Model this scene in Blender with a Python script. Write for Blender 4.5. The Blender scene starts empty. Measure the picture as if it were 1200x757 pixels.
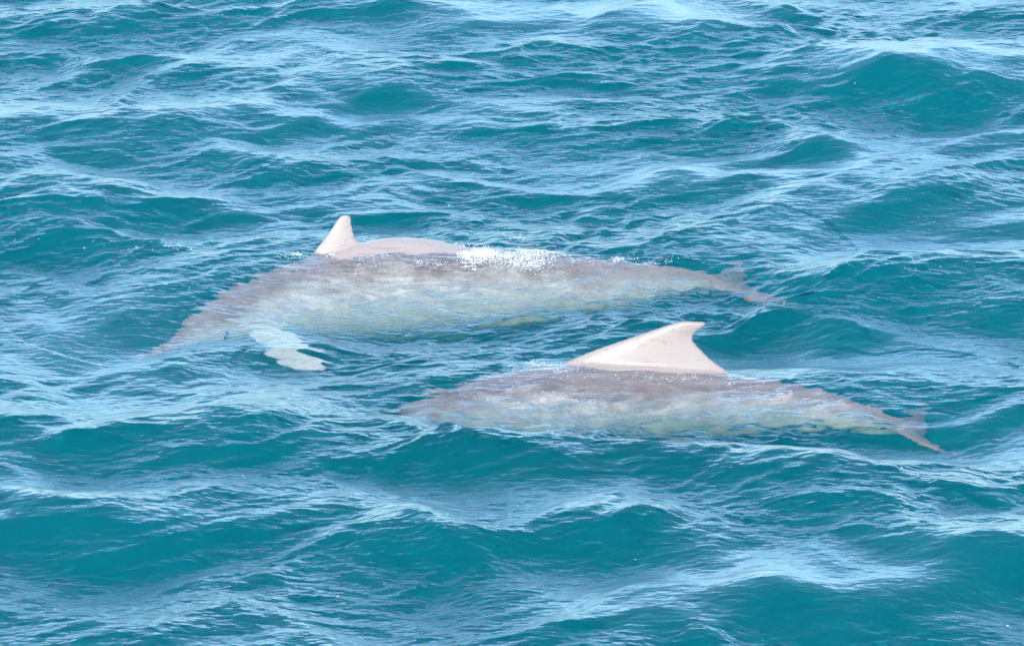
import bpy, bmesh, math, random
import numpy as np
from mathutils import Vector

R = math.radians
rng = np.random.default_rng(11)
random.seed(5)
sc = bpy.context.scene
col = sc.collection

# ------------------------------------------------------------------ camera
CAM = np.array([0.0, -15.0, 6.1])
HFOV = R(14.3)
cam_data = bpy.data.cameras.new('camera')
cam = bpy.data.objects.new('camera', cam_data)
col.objects.link(cam)
cam.location = CAM
cam.rotation_euler = (Vector((0, 0, 0)) - Vector(CAM)).to_track_quat('-Z', 'Y').to_euler()
cam_data.sensor_fit = 'HORIZONTAL'
cam_data.angle = HFOV
cam_data.clip_start = 0.1
cam_data.clip_end = 6000
sc.camera = cam

# ------------------------------------------------------------------ sky, sun, exposure
SUN_EL, SUN_AZ = R(40), R(198)          # azimuth measured clockwise from +Y: behind the camera, a little left
world = bpy.data.worlds.new('World')
sc.world = world
world.use_nodes = True
wn = world.node_tree
bg = wn.nodes['Background']
sky = wn.nodes.new('ShaderNodeTexSky')
sky.sky_type = 'NISHITA'
sky.sun_disc = False
sky.sun_elevation = SUN_EL
sky.sun_rotation = SUN_AZ
sky.air_density = 1.0
sky.dust_density = 0.3
sky.ozone_density = 1.0
wn.links.new(sky.outputs[0], bg.inputs['Color'])
bg.inputs['Strength'].default_value = 0.15

sun_data = bpy.data.lights.new('sun', 'SUN')
sun_data.energy = 1.5
sun_data.angle = R(24)
sun_data.color = (1.0, 0.92, 0.80)
sun = bpy.data.objects.new('sun', sun_data)
col.objects.link(sun)
sd = Vector((math.sin(SUN_AZ) * math.cos(SUN_EL), math.cos(SUN_AZ) * math.cos(SUN_EL), math.sin(SUN_EL)))
sun.rotation_euler = sd.to_track_quat('Z', 'Y').to_euler()
sun.location = (0, 0, 30)

sc.view_settings.view_transform = 'Standard'
sc.view_settings.look = 'None'
sc.view_settings.gamma = 1.0
sc.view_settings.use_curve_mapping = False
sc.view_settings.exposure = 1.45

cy = sc.cycles
cy.use_denoising = True
cy.max_bounces = 10
cy.transmission_bounces = 12
cy.volume_bounces = 3
cy.diffuse_bounces = 4
cy.glossy_bounces = 4
cy.transparent_max_bounces = 8
cy.sample_clamp_indirect = 3
cy.blur_glossy = 0.3

# ------------------------------------------------------------------ pixel rays (photo is 1200 x 757)
_f = -CAM / np.linalg.norm(CAM)
_r = np.array([1.0, 0, 0])
_u = np.cross(_r, _f)
FPX = 600 / math.tan(HFOV / 2)

WATER_BEND = 1.17

def pix_ray(px, py):
    d = _f * FPX + _r * (px - 600) + _u * (378.5 - py)
    return d / np.linalg.norm(d)

def on_z(px, py, z=0.0):
    d = pix_ray(px, py)
    return CAM + d * ((z - CAM[2]) / d[2])

def under(px, py, depth):
    """the point at a depth that shows at this pixel through calm water"""
    p = on_z(px, py, 0.0)
    d = pix_ray(px, py)
    n = WATER_BEND
    t = np.array([d[0] / n, d[1] / n, 0.0])
    t[2] = -math.sqrt(max(1e-6, 1 - t[0] ** 2 - t[1] ** 2))
    return p + t * (depth / -t[2])

# ------------------------------------------------------------------ helpers
def mesh_object(name, verts, faces, mat, parent=None, smooth=True):
    me = bpy.data.meshes.new(name)
    verts = np.asarray(verts, dtype=np.float32)
    faces = np.asarray(faces, dtype=np.int32)
    k = faces.shape[1]
    me.vertices.add(len(verts))
    me.vertices.foreach_set('co', verts.ravel())
    me.loops.add(faces.size)
    me.loops.foreach_set('vertex_index', faces.ravel())
    me.polygons.add(len(faces))
    me.polygons.foreach_set('loop_start', np.arange(0, faces.size, k, dtype=np.int32))
    me.polygons.foreach_set('loop_total', np.full(len(faces), k, dtype=np.int32))
    me.polygons.foreach_set('use_smooth', np.full(len(faces), smooth, dtype=bool))
    me.update(calc_edges=True)
    if mat:
        me.materials.append(mat)
    ob = bpy.data.objects.new(name, me)
    col.objects.link(ob)
    ob.parent = parent
    return ob

def smoothstep(a, b, x):
    t = np.clip((x - a) / (b - a), 0, 1)
    return t * t * (3 - 2 * t)

def vnoise(x, y, seed, scale):
    """soft 2D noise from a few random sines, about -1..1"""
    g = np.random.default_rng(seed)
    out = np.zeros_like(x)
    for i in range(7):
        a = g.uniform(0, 2 * np.pi)
        k = g.uniform(0.6, 1.6) * 2 * np.pi / scale
        out += np.sin(k * (np.cos(a) * x + np.sin(a) * y) + g.uniform(0, 6.28))
    return out / 2.6

# ------------------------------------------------------------------ dolphin layout (needed by the water too)
# centre line: pixel, depth of the centre under the mean surface
SPINE1 = [(152, 414, .40), (232, 383, .305), (300, 355, .258), (375, 340, .232), (455, 331, .217),
          (540, 329, .217), (630, 327, .198), (720, 325, .172), (800, 320, .158), (866, 322, .215)]
SPINE2 = [(415, 486, .42), (505, 472, .29), (590, 463, .220), (670, 459, .192), (760, 460, .187),
          (850, 463, .175), (940, 469, .150), (1010, 480, .148), (1076, 491, .235)]
SP1 = np.array([under(*p) for p in SPINE1])
SP2 = np.array([under(*p) for p in SPINE2])

def resample(pts, n):
    """Catmull-Rom through the points, then even steps along its length"""
    P = np.vstack([2 * pts[0] - pts[1], pts, 2 * pts[-1] - pts[-2]])
    out = []
    for i in range(1, len(P) - 2):
        for t in np.linspace(0, 1, 24, endpoint=False):
            a, b, c, d = P[i - 1], P[i], P[i + 1], P[i + 2]
            out.append(.5 * (2 * b + (c - a) * t + (2 * a - 5 * b + 4 * c - d) * t ** 2 + (3 * b - a - 3 * c + d) * t ** 3))
    out.append(P[-2])
    out = np.array(out)
    L = np.r_[0, np.cumsum(np.linalg.norm(np.diff(out, axis=0), axis=1))]
    s = np.linspace(0, L[-1], n)
    return np.stack([np.interp(s, L, out[:, k]) for k in range(3)], 1), L[-1]

C1, LEN1 = resample(SP1, 241)
C2, LEN2 = resample(SP2, 241)

# station along the body, half width, height above the centre line, depth below it (for a 2.4 m animal)
PROFILE = np.array([
    (0.000, .010, .006, .012), (.010, .026, .018, .024), (.045, .036, .026, .034), (.080, .050, .042, .050),
    (.092, .068, .076, .062), (.115, .096, .115, .084), (.150, .128, .145, .118), (.200, .168, .175, .165),
    (.270, .208, .205, .215), (.350, .232, .230, .248), (.430, .238, .240, .258), (.520, .226, .232, .248),
    (.610, .196, .210, .220), (.700, .155, .180, .184), (.790, .108, .142, .142), (.870, .064, .098, .096),
    (.930, .040, .064, .058), (.970, .034, .034, .028), (1.00, .026, .014, .014)])

# ------------------------------------------------------------------ the sea surface
# crests read from the photo: pixel of the crest's middle, half length (px), amplitude, width (m), slope of the crest line (px/px)
CRESTS = [
    (1060, 78, 300, .120, .34, .03), (500, 88, 230, .070, .26, -.18), (180, 152, 140, .075, .24, .02),
    (650, 122, 120, .060, .20, .0), (960, 172, 90, .060, .20, .12), (300, 182, 120, .035, .2, -.1),
    (130, 288, 170, .100, .30, .05), (1010, 312, 200, .085, .28, .06), (980, 372, 110, .065, .18, .10),
    (560, 385, 260, .030, .30, .05), (200, 486, 220, .050, .24, .04), (480, 505, 150, .050, .22, .12),
    (150, 585, 150, .085, .26, -.05), (470, 635, 190, .070, .24, -.2), (720, 625, 90, .060, .18, .3),
    (1000, 600, 120, .065, .20, .02), (930, 690, 180, .060, .24, -.15), (1160, 640, 120, .070, .24, -.1),
    (250, 720, 140, .055, .2, .0), (620, 720, 150, .055, .22, .12), (760, 548, 200, .035, .20, .05),
    (820, 30, 160, .05, .24, .0), (120, 25, 150, .05, .22, .0), (450, 25, 130, .04, .2, -.05),
    (800, 225, 150, .04, .22, .1), (480, 225, 160, .04, .22, -.1), (60, 220, 120, .04, .22, .1),
    (1120, 235, 120, .04, .2, .05),
]

def axis(a, b, step, far):
    core = np.arange(a, b + step / 2, step)
    g, x, st = [], b, step
    while x < far:
        st *= 1.18
        x += st
        g.append(x)
    g = np.array(g)
    lo = (a - (g - b))[::-1]
    return np.concatenate([lo, core, g])

XS = axis(-3.0, 3.0, 0.009, 2500)
YS = axis(-3.5, 5.2, 0.009, 2500)
X, Y = np.meshgrid(XS, YS)
X = X.astype(np.float32)
Y = Y.astype(np.float32)

def near_line(C, x, y):
    """distance in plan to a centre line and position 0..1 along it"""
    d = np.full(x.shape, 1e9, dtype=np.float32)
    s = np.zeros(x.shape, dtype=np.float32)
    m = (x > C[:, 0].min() - 1) & (x < C[:, 0].max() + 1) & (y > C[:, 1].min() - 1) & (y < C[:, 1].max() + 1)
    xm, ym = x[m], y[m]
    dm = np.full(xm.shape, 1e9, dtype=np.float32)
    sm = np.zeros(xm.shape, dtype=np.float32)
    pts = C[::4]
    for i, p in enumerate(pts):
        q = np.hypot(xm - p[0], ym - p[1])
        k = q < dm
        dm[k] = q[k]
        sm[k] = i / (len(pts) - 1)
    d[m] = dm
    s[m] = sm
    return d, s

def sea(X, Y):
    dist = np.maximum(np.abs(X) - 3.0, np.maximum(-3.5 - Y, Y - 5.2))
    dist = np.maximum(dist, 0)
    d1, s1 = near_line(C1, X, Y)
    d2, s2 = near_line(C2, X, Y)
    dd = np.minimum(d1, d2)
    calm = 1 - 0.75 * np.exp(-(dd / .30) ** 2)
    wx = X + .10 * vnoise(X, Y, 3, 2.2) + .03 * vnoise(X, Y, 4, .7)
    wy = Y + .10 * vnoise(X, Y, 5, 2.0) + .03 * vnoise(X, Y, 6, .6)
    patch = np.clip(.75 + .55 * vnoise(X * .6, Y, 8, 1.5), .25, 1.5)
    Z = np.zeros_like(X)
    DX = np.zeros_like(X)
    DY = np.zeros_like(X)
    g = np.random.default_rng(21)
    n = 180
    lam = np.exp(np.linspace(math.log(3.4), math.log(.052), n))
    for i, l in enumerate(lam):
        k = 2 * np.pi / l
        spread = .38 if l > .6 else (.52 if l > .15 else .44)
        th = -np.pi / 2 + .12 + g.normal(0, spread)
        slope = .013 if l > 1.2 else (.026 if l > .3 else .030)
        a = slope / k * g.uniform(.6, 1.4)
        cx, sy = math.cos(th), math.sin(th)
        ph = k * (cx * wx + sy * wy) + g.uniform(0, 6.28)
        amp = a * (calm if l > .25 else patch) * np.exp(-dist / (12 * l)) if l < 3 else a * calm * np.exp(-dist / 60)
        Z += amp * np.cos(ph)
        ch = .6
        s = np.sin(ph) * amp * ch
        DX -= cx * s
        DY -= sy * s
    for (px, py, hw, A, w, m) in CRESTS:
        p = on_z(px, py)
        e = on_z(px + hw, py + hw * m)
        ax = np.array([e[0] - p[0], e[1] - p[1]])
        hl = np.hypot(*ax)
        ax /= hl
        u = (wx - p[0]) * ax[0] + (wy - p[1]) * ax[1]
        v = -(wx - p[0]) * ax[1] + (wy - p[1]) * ax[0]
        v = v - .10 * (u / hl) ** 2 * hl * .5
        env = np.exp(-(u / hl) ** 2 * 1.1)
        vv = np.where(v < 0, v / (w * 1.0), v / (w * 1.25))
        prof = np.exp(-np.abs(vv) ** 1.6 * 1.1) - .42 * np.exp(-((vv + 1.9) / 1.1) ** 2)
        Z += 1.0 * A * env * prof * calm
    # each animal lies on the face of a low swell that stands up behind it
    for C, A, tr, back in ((C1, .085, -.86 - .30 * (1 - smoothstep(-1.3, -.3, X)), .0), (C2, .060, -.46, 1.0)):
        yc = np.interp(X, C[:, 0], C[:, 1])
        v = Y - yc
        e = smoothstep(C[0, 0] - .45, C[0, 0] + .05, X) * (1 - smoothstep(C[-1, 0] - .1, C[-1, 0] + .45, X))
        Z += e * A * (np.exp(-((v - .14) / .40) ** 2) - .7 * np.exp(-((v - tr) / .30) ** 2) - .78 * np.exp(-(v / 1.1) ** 2)
                      + back * 1.2 * np.exp(-((v + .84) / .20) ** 2))
    # disturbed water over and behind the animals
    turb = np.zeros_like(X)
    for (C, wdt) in ((C1, .32), (C2, .26)):
        d, s = near_line(C - np.array([0, .22, 0]), X, Y)
        turb = np.maximum(turb, np.exp(-(d / wdt) ** 2) * smoothstep(.0, .3, s) * (1 - .75 * smoothstep(.72, .95, s)))
    smooth_skin = np.zeros_like(X)
    # a film of water drapes over the backs, except where the photo shows bare skin
    for C, L, d, s, (e0, e1) in ((C1, LEN1 / 2.72, d1, s1, (.34, .565)), (C2, LEN2 / 3.0, d2, s2, (.37, .70))):
        m = d < .5
        sm = s[m]
        hw, up = [np.interp(sm, PROFILE[:, 0], PROFILE[:, k]) * L for k in (1, 2)]
        zc = np.interp(sm, np.linspace(0, 1, len(C)), C[:, 2])
        b = zc + up * np.sqrt(np.clip(1 - (d[m] / (hw * 1.05)) ** 2, 0, 1)) + .024
        bare = smoothstep(e0 - .08, e0 + .05, sm) * (1 - smoothstep(e1 - .01, e1 + .05, sm))
        b = b - (.020 if C is C1 else .012) * bare * (1 + .10 * vnoise(X[m], Y[m], 14, .22))
        smooth_skin[m] = np.maximum(smooth_skin[m], bare * np.exp(-(d[m] / .16) ** 2))
        z = Z[m]
        Z[m] = .5 * (z + b + np.sqrt((z - b) ** 2 + .018 ** 2)) - .004
    g = np.random.default_rng(77)
    m = turb > .03
    xm, ym, tm = X[m], Y[m], turb[m]
    rz = np.zeros_like(xm)
    for i in range(46):
        l = math.exp(g.uniform(math.log(.035), math.log(.15)))
        k = 2 * np.pi / l
        th = g.uniform(0, 6.28)
        rz += .050 / k * np.cos(k * (math.cos(th) * xm + math.sin(th) * ym) + g.uniform(0, 6.28))
    Z[m] += rz * tm * (1 - .8 * smooth_skin[m])
    return X + DX, Y + DY, Z, turb, patch

SX, SY, SZ, TURB, PATCH = sea(X, Y)
ny, nx = X.shape
top = np.stack([SX.ravel(), SY.ravel(), SZ.ravel()], 1)
idx = np.arange(nx * ny, dtype=np.int32).reshape(ny, nx)
quads = np.stack([idx[:-1, :-1].ravel(), idx[:-1, 1:].ravel(), idx[1:, 1:].ravel(), idx[1:, :-1].ravel()], 1)
rim = np.concatenate([idx[0, :-1], idx[:-1, -1], idx[-1, :0:-1], idx[:0:-1, 0]])
low = top[rim].copy()
SEA_DEPTH = 9.0
low[:, 2] = -SEA_DEPTH
nt = len(top)
lowi = nt + np.arange(len(rim), dtype=np.int32)
skirt = np.stack([rim, lowi, np.roll(lowi, -1), np.roll(rim, -1)], 1)

def surface_height(x, y):
    """height of the built surface near a plan position"""
    i = int(np.clip(np.searchsorted(XS, x), 1, len(XS) - 2))
    j = int(np.clip(np.searchsorted(YS, y), 1, len(YS) - 2))
    return float(SZ[j, i])

# ------------------------------------------------------------------ materials
def node_mat(name):
    m = bpy.data.materials.new(name)
    m.use_nodes = True
    nt_ = m.node_tree
    nt_.nodes.clear()
    out = nt_.nodes.new('ShaderNodeOutputMaterial')
    return m, nt_, out

def N(nt_, t, **kw):
    n = nt_.nodes.new(t)
    for k, v in kw.items():
        if k in n.inputs:
            n.inputs[k].default_value = v
        else:
            setattr(n, k, v)
    return n

water_mat, nt_, out = node_mat('sea_water')
geo = N(nt_, 'ShaderNodeNewGeometry')
mp = N(nt_, 'ShaderNodeMapping')
mp.inputs['Scale'].default_value = (.75, 1.7, 1.0)
nt_.links.new(geo.outputs['Position'], mp.inputs['Vector'])
n1 = N(nt_, 'ShaderNodeTexNoise', Scale=13.0, Detail=1.6, Roughness=.55)
n2 = N(nt_, 'ShaderNodeTexNoise', Scale=34.0, Detail=1.2, Roughness=.5)
nt_.links.new(mp.outputs[0], n1.inputs['Vector'])
nt_.links.new(mp.outputs[0], n2.inputs['Vector'])
at = N(nt_, 'ShaderNodeAttribute', attribute_name='ripple')
b1 = N(nt_, 'ShaderNodeBump', Strength=1.0, Distance=.018)
b2 = N(nt_, 'ShaderNodeBump', Strength=1.0, Distance=.010)
nt_.links.new(at.outputs['Fac'], b1.inputs['Strength'])
nt_.links.new(at.outputs['Fac'], b2.inputs['Strength'])
nt_.links.new(n1.outputs['Fac'], b1.inputs['Height'])
nt_.links.new(n2.outputs['Fac'], b2.inputs['Height'])
nt_.links.new(b1.outputs[0], b2.inputs['Normal'])
fr = N(nt_, 'ShaderNodeFresnel', IOR=1.333)
fmap = N(nt_, 'ShaderNodeMapRange')
fmap.inputs['From Min'].default_value = .024
fmap.inputs['From Max'].default_value = .17
fmap.inputs['To Max'].default_value = .43
nt_.links.new(fr.outputs[0], fmap.inputs['Value'])
refl = N(nt_, 'ShaderNodeBsdfGlossy', Roughness=.28)
refl.inputs['Color'].default_value = (.82, .96, 1.0, 1)
refr = N(nt_, 'ShaderNodeBsdfRefraction', Roughness=.10, IOR=WATER_BEND)
mixs = N(nt_, 'ShaderNodeMixShader')
for q in (fr, refl):
    nt_.links.new(b2.outputs[0], q.inputs['Normal'])
b3 = N(nt_, 'ShaderNodeBump', Strength=1.0, Distance=.045)      # rays that go on into the water bend a little less
at2 = N(nt_, 'ShaderNodeAttribute', attribute_name='turbulence')
nt_.links.new(at2.outputs['Fac'], b3.inputs['Strength'])
nt_.links.new(n1.outputs['Fac'], b3.inputs['Height'])
nt_.links.new(b3.outputs[0], refr.inputs['Normal'])
fr_in = N(nt_, 'ShaderNodeFresnel', IOR=WATER_BEND)            # seen from below: mirror only past the critical angle
nt_.links.new(b2.outputs[0], fr_in.inputs['Normal'])
fac = N(nt_, 'ShaderNodeMix', data_type='FLOAT')
nt_.links.new(geo.outputs['Backfacing'], fac.inputs['Factor'])
nt_.links.new(fmap.outputs[0], fac.inputs['A'])
nt_.links.new(fr_in.outputs[0], fac.inputs['B'])
nt_.links.new(fac.outputs[0], mixs.inputs['Fac'])
nt_.links.new(refr.outputs[0], mixs.inputs[1])
nt_.links.new(refl.outputs[0], mixs.inputs[2])
nt_.links.new(mixs.outputs[0], out.inputs['Surface'])
vs = N(nt_, 'ShaderNodeVolumeScatter', Density=1.0, Anisotropy=0.0)
vs.inputs['Color'].default_value = (.006, .275, .300, 1)
va = N(nt_, 'ShaderNodeVolumeAbsorption', Density=1.0)
va.inputs['Color'].default_value = (.66, .82, .84, 1)
add = N(nt_, 'ShaderNodeAddShader')
nt_.links.new(vs.outputs[0], add.inputs[0])
nt_.links.new(va.outputs[0], add.inputs[1])
nt_.links.new(add.outputs[0], out.inputs['Volume'])

floor_mat, nt_, out = node_mat('sandy_sea_floor')
p = N(nt_, 'ShaderNodeBsdfPrincipled', Roughness=.9)
nz = N(nt_, 'ShaderNodeTexNoise', Scale=.4, Detail=6.0)
cr = N(nt_, 'ShaderNodeValToRGB')
cr.color_ramp.elements[0].color = (.16, .15, .11, 1)
cr.color_ramp.elements[1].color = (.36, .33, .25, 1)
nt_.links.new(nz.outputs['Fac'], cr.inputs[0])
nt_.links.new(cr.outputs[0], p.inputs['Base Color'])
nt_.links.new(p.outputs[0], out.inputs['Surface'])

def build_sea():
    verts = np.vstack([top, low])
    ob = mesh_object('sea_water', verts, np.vstack([quads, skirt]), water_mat)
    me = ob.data
    # close the bottom
    rip = np.zeros(len(verts), dtype=np.float32)
    rip[:nt] = np.clip(.42 + .55 * (PATCH.ravel() - .5) + .75 * TURB.ravel(), .12, 1.4)
    at_ = me.attributes.new('ripple', 'FLOAT', 'POINT')
    at_.data.foreach_set('value', rip)
    tb = np.zeros(len(verts), dtype=np.float32)
    tb[:nt] = np.clip(.12 + .9 * TURB.ravel(), 0, 1)
    me.attributes.new('turbulence', 'FLOAT', 'POINT').data.foreach_set('value', tb)
    ob['kind'] = 'structure'
    ob['label'] = 'choppy turquoise sea water with pale sky reflections'
    x0, x1, y0, y1 = low[:, 0].min(), low[:, 0].max(), low[:, 1].min(), low[:, 1].max()
    fl = mesh_object('sea_floor', [(x0 - 5, y0 - 5, -SEA_DEPTH + .3), (x1 + 5, y0 - 5, -SEA_DEPTH + .3),
                                   (x1 + 5, y1 + 5, -SEA_DEPTH + .3), (x0 - 5, y1 + 5, -SEA_DEPTH + .3)],
                     [(0, 1, 2, 3)], floor_mat)
    fl['kind'] = 'structure'
    fl['label'] = 'sandy sea floor deep under the water'
    return ob

build_sea()
# ------------------------------------------------------------------ dolphins
def body_frames(C, roll):
    T = np.gradient(C, axis=0)
    T /= np.linalg.norm(T, axis=1)[:, None]
    S = np.cross(np.array([0, 0, 1.0]), T)          # to one side
    S /= np.linalg.norm(S, axis=1)[:, None]
    U = np.cross(T, S)
    n = len(C)
    r = np.interp(np.linspace(0, 1, n), *zip(*roll))
    c, s = np.cos(r)[:, None], np.sin(r)[:, None]
    return T, S * c + U * s, U * c - S * s

def add_shell(bm, rings):
    vs = [[bm.verts.new(p) for p in ring] for ring in rings]
    k = len(rings[0])
    for a, b in zip(vs[:-1], vs[1:]):
        for i in range(k):
            bm.faces.new((a[i], a[(i + 1) % k], b[(i + 1) % k], b[i]))
    bm.faces.new(vs[0][::-1])
    bm.faces.new(vs[-1])

def blade_rings(root, chord_dir, span_dir, thick_dir, stations, k=20):
    """stations: (span, leading, trailing, half thickness, lift) -> aerofoil rings"""
    rings = []
    for (sp, le, te, th, lift) in stations:
        ring = []
        for j in range(k):
            a = 2 * math.pi * j / k
            x = .5 - .5 * math.cos(a)                # 0 leading .. 1 trailing
            prof = (x ** .5) * (1 - x) ** .75 * 2.1 + .05
            t = th * prof * (1 if math.sin(a) >= 0 else -1) * (1 if abs(math.sin(a)) > 1e-6 else 0)
            ring.append(root + span_dir * sp + chord_dir * (le + (te - le) * x) + thick_dir * (t + lift))
        rings.append(ring)
    return rings

def make_dolphin(C, length, scale, roll, fin, fin_lean, flipper_near, flipper_far, fluke_tilt, mat, hump, near_tip=None):
    T, S, U = body_frames(C, roll)
    n = len(C)
    st = np.linspace(0, 1, n)
    hw, up, dn = [np.interp(st, PROFILE[:, 0], PROFILE[:, k]) * scale for k in (1, 2, 3)]
    for arr in (hw, up, dn):                        # round the joints of the table
        for _ in range(3):
            arr[3:-3] = (arr[1:-5] + arr[2:-4] + arr[3:-3] + arr[4:-2] + arr[5:-1]) / 5
    bm = bmesh.new()
    rings = []
    for i in range(0, n, 2):
        ring = []
        for j in range(40):
            a = 2 * math.pi * j / 40
            c, s = math.cos(a), math.sin(a)
            ridge = hump(st[i]) * max(0, s) ** 10 if s > 0 else 0
            ring.append(C[i] + S[i] * hw[i] * c * (1 - .12 * max(0, s) ** 2) + U[i] * ((up[i] if s > 0 else dn[i]) * s + ridge))
        rings.append([Vector(p) for p in ring])
    add_shell(bm, rings)

    def at(s):
        i = int(round(s * (n - 1)))
        return C[i], T[i], S[i], U[i], hw[i], up[i], dn[i]
    # dorsal fin: stations (height over the back, leading, trailing in metres along the body, half thickness)
    s0 = fin['s']
    c, t, s, u, w_, up_, dn_ = at(s0)
    tt = t * math.cos(fin['pitch']) + u * math.sin(fin['pitch'])
    uu = u * math.cos(fin['pitch']) - t * math.sin(fin['pitch'])
    uu2 = uu * math.cos(fin_lean) + s * math.sin(fin_lean)
    ss2 = s * math.cos(fin_lean) - uu * math.sin(fin_lean)
    root = c + u * up_
    add_shell(bm, [[Vector(q) for q in r_] for r_ in blade_rings(root, tt, uu2, ss2, fin['stations'])])
    # flippers, swept back and down
    for (side, out_dir, back_dir, thick, sf, ln) in (flipper_near, flipper_far):
        c, t, s, u, w_, up_, dn_ = at(sf)
        o = s * side * out_dir[0] + u * out_dir[1] + t * out_dir[2]
        if side < 0 and near_tip is not None:        # reaches for a point seen in the photo
            o = near_tip - (c + s * side * w_ * .72 - u * dn_ * .42)
            ln = np.linalg.norm(o) * 1.02
        o /= np.linalg.norm(o)
        b = t - o * np.dot(t, o)
        b /= np.linalg.norm(b)
        b = b * math.cos(back_dir) + np.cross(o, b) * math.sin(back_dir)
        th = np.cross(o, b)
        root = c + s * side * w_ * .72 - u * dn_ * .42
        k = ln
        wd = 1.3 if near_tip is not None else 1.0
        stn = [(-.06 * k, -.05 * k * wd, .10 * k * wd, .028 * k, 0), (.08 * k, -.055 * k * wd, .115 * k * wd, .026 * k, 0), (.35 * k, -.05 * k * wd, .18 * k * wd, .022 * k, 0),
               (.65 * k, .02 * k * wd, .235 * k * wd, .016 * k, 0), (.88 * k, .12 * k * wd, .265 * k * wd, .011 * k, 0), (.98 * k, .20 * k * wd, .275 * k * wd, .008 * k, 0)]
        add_shell(bm, [[Vector(q) for q in r_] for r_ in blade_rings(root, b, o, th, stn)])
    # flukes
    c, t, s, u, w_, up_, dn_ = C[-1], T[-4], S[-4], U[-4], 0, 0, 0
    s_ = s * math.cos(fluke_tilt) + u * math.sin(fluke_tilt)
    u_ = u * math.cos(fluke_tilt) - s * math.sin(fluke_tilt)
    for side in (1, -1):
        k = scale * 1.18
        stn = [(-.03 * k, -.13 * k, .055 * k, .024 * k, 0), (.05 * k, -.10 * k, .065 * k, .020 * k, 0), (.13 * k, -.045 * k, .085 * k, .015 * k, 0),
               (.21 * k, .025 * k, .11 * k, .011 * k, 0), (.265 * k, .085 * k, .135 * k, .008 * k, 0), (.29 * k, .125 * k, .15 * k, .006 * k, 0)]
        add_shell(bm, [[Vector(q) for q in r_] for r_ in blade_rings(c, t, s_ * side, u_, stn)])
    bmesh.ops.triangulate(bm, faces=[f for f in bm.faces if len(f.verts) > 4])
    bmesh.ops.recalc_face_normals(bm, faces=bm.faces)
    me = bpy.data.meshes.new('raw')
    bm.to_mesh(me)
    bm.free()
    tmp = bpy.data.objects.new('raw', me)
    col.objects.link(tmp)
    rm = tmp.modifiers.new('remesh', 'REMESH')
    rm.mode = 'VOXEL'
    rm.voxel_size = .0065
    sm = tmp.modifiers.new('smooth', 'SMOOTH')
    sm.factor = .5
    sm.iterations = 4
    dg = bpy.context.evaluated_depsgraph_get()
    ev = bpy.data.meshes.new_from_object(tmp.evaluated_get(dg))
    bpy.data.objects.remove(tmp)
    bpy.data.meshes.remove(me)
    ev.name = 'dolphin_body'
    nv = len(ev.vertices)
    co = np.empty(nv * 3, dtype=np.float32)
    ev.vertices.foreach_get('co', co)
    co = co.reshape(-1, 3)
    # body coordinates for the skin pattern
    best = np.full(nv, 1e9)
    bi = np.zeros(nv, dtype=int)
    for i in range(0, n, 3):
        q = np.linalg.norm(co - C[i], axis=1)
        k = q < best
        best[k] = q[k]
        bi[k] = i
    rel = co - C[bi]
    vpos = np.einsum('ij,ij->i', rel, U[bi]) / (up[bi] + .01)
    over = np.einsum('ij,ij->i', rel, U[bi]) - up[bi]
    for nm, val in (('along', st[bi]), ('dorsal', vpos), ('over_back', over)):
        a_ = ev.attributes.new(nm, 'FLOAT', 'POINT')
        a_.data.foreach_set('value', val.astype(np.float32))
    ev.polygons.foreach_set('use_smooth', np.ones(len(ev.polygons), dtype=bool))
    ev.materials.clear()
    ev.materials.append(mat)
    base = bpy.data.objects.new('dolphin', None)
    base.empty_display_size = .2
    base.location = Vector(C[n // 2])
    col.objects.link(base)
    body = bpy.data.objects.new('body', ev)
    col.objects.link(body)
    body.parent = base
    body.matrix_parent_inverse = base.matrix_world.inverted()
    body.location = -Vector(C[n // 2])
    body.matrix_parent_inverse.identity()
    c, t, s, u, w_, up_, dn_ = at(.145)
    for side in (1, -1):
        e = bmesh.new()
        bmesh.ops.create_uvsphere(e, u_segments=14, v_segments=8, radius=.013)
        em = bpy.data.meshes.new('eye')
        e.to_mesh(em)
        e.free()
        em.materials.append(eye_mat)
        eo = bpy.data.objects.new('eye', em)
        col.objects.link(eo)
        eo.parent = base
        eo.location = Vector(c + s * side * w_ * .965 - u * dn_ * .12) - base.location
    return base

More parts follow.
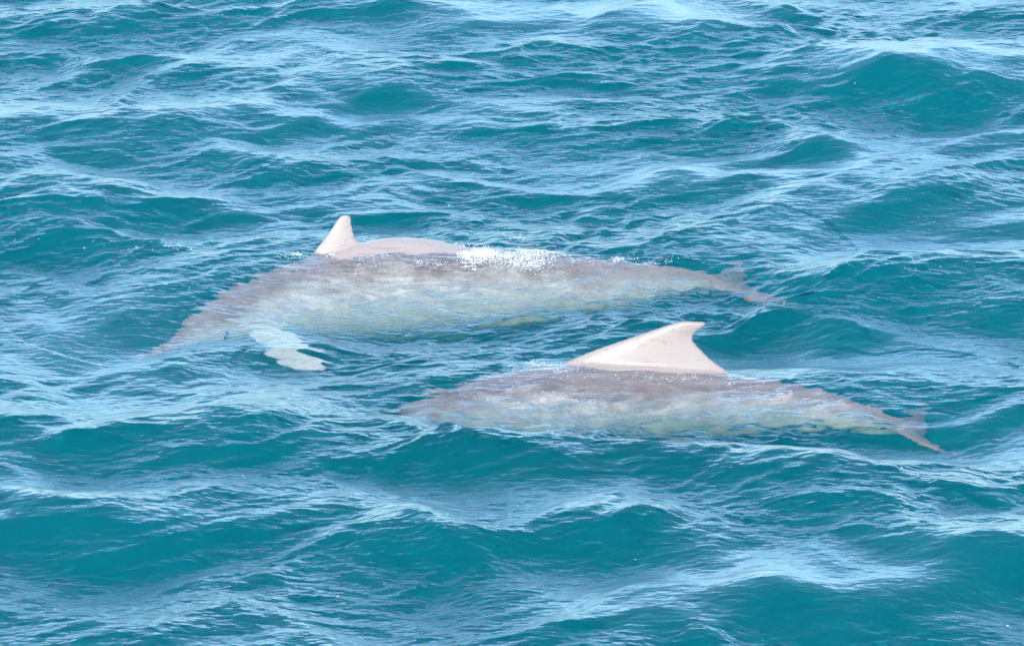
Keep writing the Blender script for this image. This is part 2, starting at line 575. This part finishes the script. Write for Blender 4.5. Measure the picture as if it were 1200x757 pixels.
def skin(name, back, flank, belly, fin_col, mottle):
    m, nt_, out = node_mat(name)
    p = N(nt_, 'ShaderNodeBsdfPrincipled', Roughness=.46)
    p.inputs['Specular IOR Level'].default_value = .35
    p.inputs['Coat Weight'].default_value = .30
    p.inputs['Coat Roughness'].default_value = .22
    d = N(nt_, 'ShaderNodeAttribute', attribute_name='dorsal')
    o = N(nt_, 'ShaderNodeAttribute', attribute_name='over_back')
    tc = N(nt_, 'ShaderNodeTexCoord')
    n1 = N(nt_, 'ShaderNodeTexNoise', Scale=4.2, Detail=6.0, Roughness=.62)
    n2 = N(nt_, 'ShaderNodeTexNoise', Scale=42.0, Detail=4.0, Roughness=.65)
    n3 = N(nt_, 'ShaderNodeTexNoise', Scale=2.2, Detail=3.0)
    for q in (n1, n2, n3):
        nt_.links.new(tc.outputs['Object'], q.inputs['Vector'])
    # dorsal + noise -> back / flank / belly
    ma = N(nt_, 'ShaderNodeMath', operation='MULTIPLY_ADD')
    nt_.links.new(n1.outputs['Fac'], ma.inputs[0])
    ma.inputs[1].default_value = 1.7
    nt_.links.new(d.outputs['Fac'], ma.inputs[2])
    cr = N(nt_, 'ShaderNodeValToRGB')
    e = cr.color_ramp.elements
    e[0].position = .0
    e[0].color = (*belly, 1)
    e[1].position = 1.0
    e[1].color = (*back, 1)
    mid = e.new(.5)
    mid.color = (*flank, 1)
    mr = N(nt_, 'ShaderNodeMapRange')
    mr.inputs['From Min'].default_value = .32
    mr.inputs['From Max'].default_value = 1.62
    nt_.links.new(ma.outputs[0], mr.inputs['Value'])
    nt_.links.new(mr.outputs[0], cr.inputs[0])
    # spots
    sp = N(nt_, 'ShaderNodeMapRange')
    sp.inputs['From Min'].default_value = .5
    sp.inputs['From Max'].default_value = .72
    sp.inputs['To Max'].default_value = mottle
    nt_.links.new(n2.outputs['Fac'], sp.inputs['Value'])
    mx = N(nt_, 'ShaderNodeMix', data_type='RGBA', blend_type='MULTIPLY')
    nt_.links.new(sp.outputs[0], mx.inputs['Factor'])
    nt_.links.new(cr.outputs[0], mx.inputs['A'])
    mx.inputs['B'].default_value = (.45, .40, .40, 1)
    # pale fin and ridge
    fm = N(nt_, 'ShaderNodeMapRange')
    fm.inputs['From Min'].default_value = -.075
    fm.inputs['From Max'].default_value = -.015
    nt_.links.new(o.outputs['Fac'], fm.inputs['Value'])
    fc = N(nt_, 'ShaderNodeMix', data_type='RGBA')
    fc.inputs['A'].default_value = (*fin_col, 1)
    fc.inputs['B'].default_value = (fin_col[0] * .86, fin_col[1] * .80, fin_col[2] * .80, 1)
    nt_.links.new(n3.outputs['Fac'], fc.inputs['Factor'])
    m2 = N(nt_, 'ShaderNodeMix', data_type='RGBA')
    nt_.links.new(fm.outputs[0], m2.inputs['Factor'])
    nt_.links.new(mx.outputs['Result'], m2.inputs['A'])
    nt_.links.new(fc.outputs['Result'], m2.inputs['B'])
    # fine rake scars: stretched noise, thin bands only
    mpv = N(nt_, 'ShaderNodeMapping')
    mpv.inputs['Rotation'].default_value = (0, .5, .2)
    mpv.inputs['Scale'].default_value = (4, 30, 60)
    nt_.links.new(tc.outputs['Object'], mpv.inputs['Vector'])
    n4 = N(nt_, 'ShaderNodeTexNoise', Scale=1.6, Detail=2.0)
    nt_.links.new(mpv.outputs[0], n4.inputs['Vector'])
    sr = N(nt_, 'ShaderNodeMapRange')
    sr.inputs['From Min'].default_value = .60
    sr.inputs['From Max'].default_value = .70
    sr.inputs['To Max'].default_value = .45
    nt_.links.new(n4.outputs['Fac'], sr.inputs['Value'])
    m3 = N(nt_, 'ShaderNodeMix', data_type='RGBA', blend_type='MULTIPLY')
    m3.inputs['B'].default_value = (.62, .54, .52, 1)
    nt_.links.new(sr.outputs[0], m3.inputs['Factor'])
    nt_.links.new(m2.outputs['Result'], m3.inputs['A'])
    # grey flecks on the pale fin
    n5 = N(nt_, 'ShaderNodeTexNoise', Scale=70.0, Detail=3.0, Roughness=.6)
    nt_.links.new(tc.outputs['Object'], n5.inputs['Vector'])
    fr_ = N(nt_, 'ShaderNodeMapRange')
    fr_.inputs['From Min'].default_value = .58
    fr_.inputs['From Max'].default_value = .70
    fr_.inputs['To Max'].default_value = .5
    nt_.links.new(n5.outputs['Fac'], fr_.inputs['Value'])
    m4 = N(nt_, 'ShaderNodeMix', data_type='RGBA', blend_type='MULTIPLY')
    m4.inputs['B'].default_value = (.70, .63, .62, 1)
    nt_.links.new(fr_.outputs[0], m4.inputs['Factor'])
    nt_.links.new(m3.outputs['Result'], m4.inputs['A'])
    gm = N(nt_, 'ShaderNodeNewGeometry')
    pr = N(nt_, 'ShaderNodeMapRange')
    pr.inputs['From Min'].default_value = .53
    pr.inputs['From Max'].default_value = .60
    pr.inputs['To Max'].default_value = .7
    nt_.links.new(gm.outputs['Pointiness'], pr.inputs['Value'])
    m5 = N(nt_, 'ShaderNodeMix', data_type='RGBA', blend_type='MULTIPLY')
    m5.inputs['B'].default_value = (.66, .54, .50, 1)
    nt_.links.new(pr.outputs[0], m5.inputs['Factor'])
    nt_.links.new(m4.outputs['Result'], m5.inputs['A'])
    nt_.links.new(m5.outputs['Result'], p.inputs['Base Color'])
    bp = N(nt_, 'ShaderNodeBump', Strength=.25, Distance=.002)
    nt_.links.new(n2.outputs['Fac'], bp.inputs['Height'])
    nt_.links.new(bp.outputs[0], p.inputs['Normal'])
    nt_.links.new(p.outputs[0], out.inputs['Surface'])
    return m

eye_mat, nt_, out = node_mat('dark_eye')
p = N(nt_, 'ShaderNodeBsdfPrincipled', Roughness=.1)
p.inputs['Base Color'].default_value = (.01, .01, .012, 1)
nt_.links.new(p.outputs[0], out.inputs['Surface'])

skin1 = skin('pale_grey_skin', (.27, .215, .18), (.88, .79, .645), (.96, .90, .72), (.45, .385, .34), .6)
skin2 = skin('mauve_grey_skin', (.28, .22, .20), (.82, .72, .62), (.93, .86, .70), (.39, .332, .295), .6)

# rear animal: clipped upright fin at the front of a long pale hump
fin1 = {'s': .405, 'pitch': -.03, 'stations': [
    (-.12, -.24, .12, .060, 0), (-.04, -.20, .09, .042, 0), (.02, -.165, .050, .030, 0), (.045, -.142, .028, .026, 0), (.06, -.125, .008, .023, 0),
    (.075, -.112, .014, .021, 0), (.09, -.098, .004, .019, 0), (.105, -.086, .008, .017, 0), (.12, -.074, .000, .015, 0), (.135, -.062, .007, .013, 0),
    (.150, -.050, .004, .011, 0), (.160, -.036, -.002, .009, 0)]}
# front animal: low triangular fin with a rounded, hooked tip
fin2 = {'s': .525, 'pitch': .0, 'stations': [
    (-.13, -.44, .36, .075, 0), (-.05, -.41, .34, .056, 0), (.0, -.365, .30, .042, 0), (.035, -.300, .248, .034, 0), (.075, -.205, .205, .027, 0), (.105, -.120, .178, .022, 0), (.13, -.050, .170, .019, 0),
    (.150, .006, .188, .016, 0), (.168, .055, .220, .014, 0), (.180, .090, .226, .012, 0), (.189, .125, .212, .009, 0)]}

d1 = make_dolphin(C1, LEN1, LEN1 / 2.72, [(0, -.38), (.6, -.45), (1, -.15)], fin1, .0,
                  (-1, (.97, -.22, -.02), .1, 0, .195, .46), (1, (.75, -.5, .6), .1, 0, .24, .40),
                  .0, skin1, lambda s: .050 * math.exp(-((s - .475) / .11) ** 2), near_tip=under(338, 432, .30))
d1['label'] = 'pale grey dolphin with clipped upright fin and long pale ridge, flank showing under clear water'
d1['category'] = 'dolphin'
d2 = make_dolphin(C2, LEN2, LEN2 / 3.0, [(0, -.15), (.6, -.20), (1, -.1)], fin2, .0,
                  (-1, (.25, -.5, 1.0), .1, 0, .26, .30), (1, (.75, -.5, .6), .1, 0, .25, .38),
                  .0, skin2, lambda s: .03 * math.exp(-((s - .53) / .14) ** 2))
d2['label'] = 'mauve grey dolphin with broad low triangular pink-white fin raised above the water'
d2['category'] = 'dolphin'

# ------------------------------------------------------------------ foam and spray, with white specks modelled as glints
def build_foam_and_glints():
    m, nt_, out = node_mat('white_foam_and_glints')
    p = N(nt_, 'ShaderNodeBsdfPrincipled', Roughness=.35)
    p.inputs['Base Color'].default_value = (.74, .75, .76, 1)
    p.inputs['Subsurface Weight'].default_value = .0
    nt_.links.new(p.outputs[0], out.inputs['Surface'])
    g = np.random.default_rng(9)
    bm = bmesh.new()
    bmesh.ops.create_icosphere(bm, subdivisions=1, radius=1)
    bm.verts.ensure_lookup_table()
    bv = np.array([v.co[:] for v in bm.verts])
    bf = np.array([[v.index for v in f.verts] for f in bm.faces])
    bm.free()
    P = top
    rel = P - CAM
    zc = rel @ _f
    PX = 600 + FPX * (rel @ _r) / zc
    PY = 378.5 - FPX * (rel @ _u) / zc
    fine = (np.abs(P[:, 0]) < 2.85) & (P[:, 1] > -3.3) & (P[:, 1] < 4.6)
    # pixel strip (from, to), half height, count, smallest and largest radius
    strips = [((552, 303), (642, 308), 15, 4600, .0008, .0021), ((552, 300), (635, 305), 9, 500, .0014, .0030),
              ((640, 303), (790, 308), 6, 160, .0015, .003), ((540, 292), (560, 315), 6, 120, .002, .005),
              ((420, 302), (545, 314), 10, 520, .0009, .0022), ((330, 318), (470, 330), 11, 260, .0008, .0018), ((330, 300), (390, 298), 5, 90, .0014, .0028),  # along the rear back: white specks standing in for glints on wet skin
              ((650, 436), (860, 447), 7, 220, .0010, .0022), ((620, 425), (665, 432), 6, 160, .0010, .0024),
              ((560, 460), (700, 470), 12, 110, .0010, .0020), ((860, 455), (960, 470), 9, 110, .0010, .0022),
              ((570, 270), (650, 285), 8, 40, .0015, .003),
              ((20, 285), (230, 290), 5, 30, .0015, .0032), ((900, 312), (1100, 316), 4, 26, .0015, .003)]
    cs, rs = [], []
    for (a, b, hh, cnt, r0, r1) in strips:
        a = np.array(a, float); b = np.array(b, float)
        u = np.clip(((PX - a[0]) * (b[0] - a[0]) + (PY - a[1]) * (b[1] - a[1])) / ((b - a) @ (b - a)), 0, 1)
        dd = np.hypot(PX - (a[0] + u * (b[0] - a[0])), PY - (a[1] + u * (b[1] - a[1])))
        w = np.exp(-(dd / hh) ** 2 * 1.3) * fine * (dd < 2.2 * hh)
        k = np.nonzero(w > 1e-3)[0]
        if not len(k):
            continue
        # bubbles and glint specks gather in ragged clumps of every size
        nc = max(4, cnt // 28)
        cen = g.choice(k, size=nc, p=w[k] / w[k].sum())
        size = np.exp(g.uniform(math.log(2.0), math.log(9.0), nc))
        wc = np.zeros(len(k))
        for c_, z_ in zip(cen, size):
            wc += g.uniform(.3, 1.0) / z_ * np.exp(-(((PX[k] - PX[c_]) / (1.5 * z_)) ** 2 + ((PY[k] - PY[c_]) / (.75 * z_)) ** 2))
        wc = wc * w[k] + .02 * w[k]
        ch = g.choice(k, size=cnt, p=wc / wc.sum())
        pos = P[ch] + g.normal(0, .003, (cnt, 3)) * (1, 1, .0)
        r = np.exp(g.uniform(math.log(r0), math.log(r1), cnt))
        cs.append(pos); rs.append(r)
    # a few lone specks on the open water
    k = np.nonzero(fine)[0]
    ch = g.choice(k, size=70)
    cs.append(P[ch]); rs.append(g.uniform(.0012, .0032, 70))
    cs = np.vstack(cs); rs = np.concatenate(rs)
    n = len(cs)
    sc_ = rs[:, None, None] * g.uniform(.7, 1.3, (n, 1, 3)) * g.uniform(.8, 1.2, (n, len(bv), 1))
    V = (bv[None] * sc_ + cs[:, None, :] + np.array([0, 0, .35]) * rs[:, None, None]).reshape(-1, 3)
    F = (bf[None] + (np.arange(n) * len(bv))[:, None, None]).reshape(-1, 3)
    ob = mesh_object('sea_foam_and_glints', V, F, m)
    ob['kind'] = 'stuff'
    ob['label'] = 'white froth and spray bubbles on the water around the dolphins, with white specks standing in for glints'
    ob['category'] = 'foam'

build_foam_and_glints()
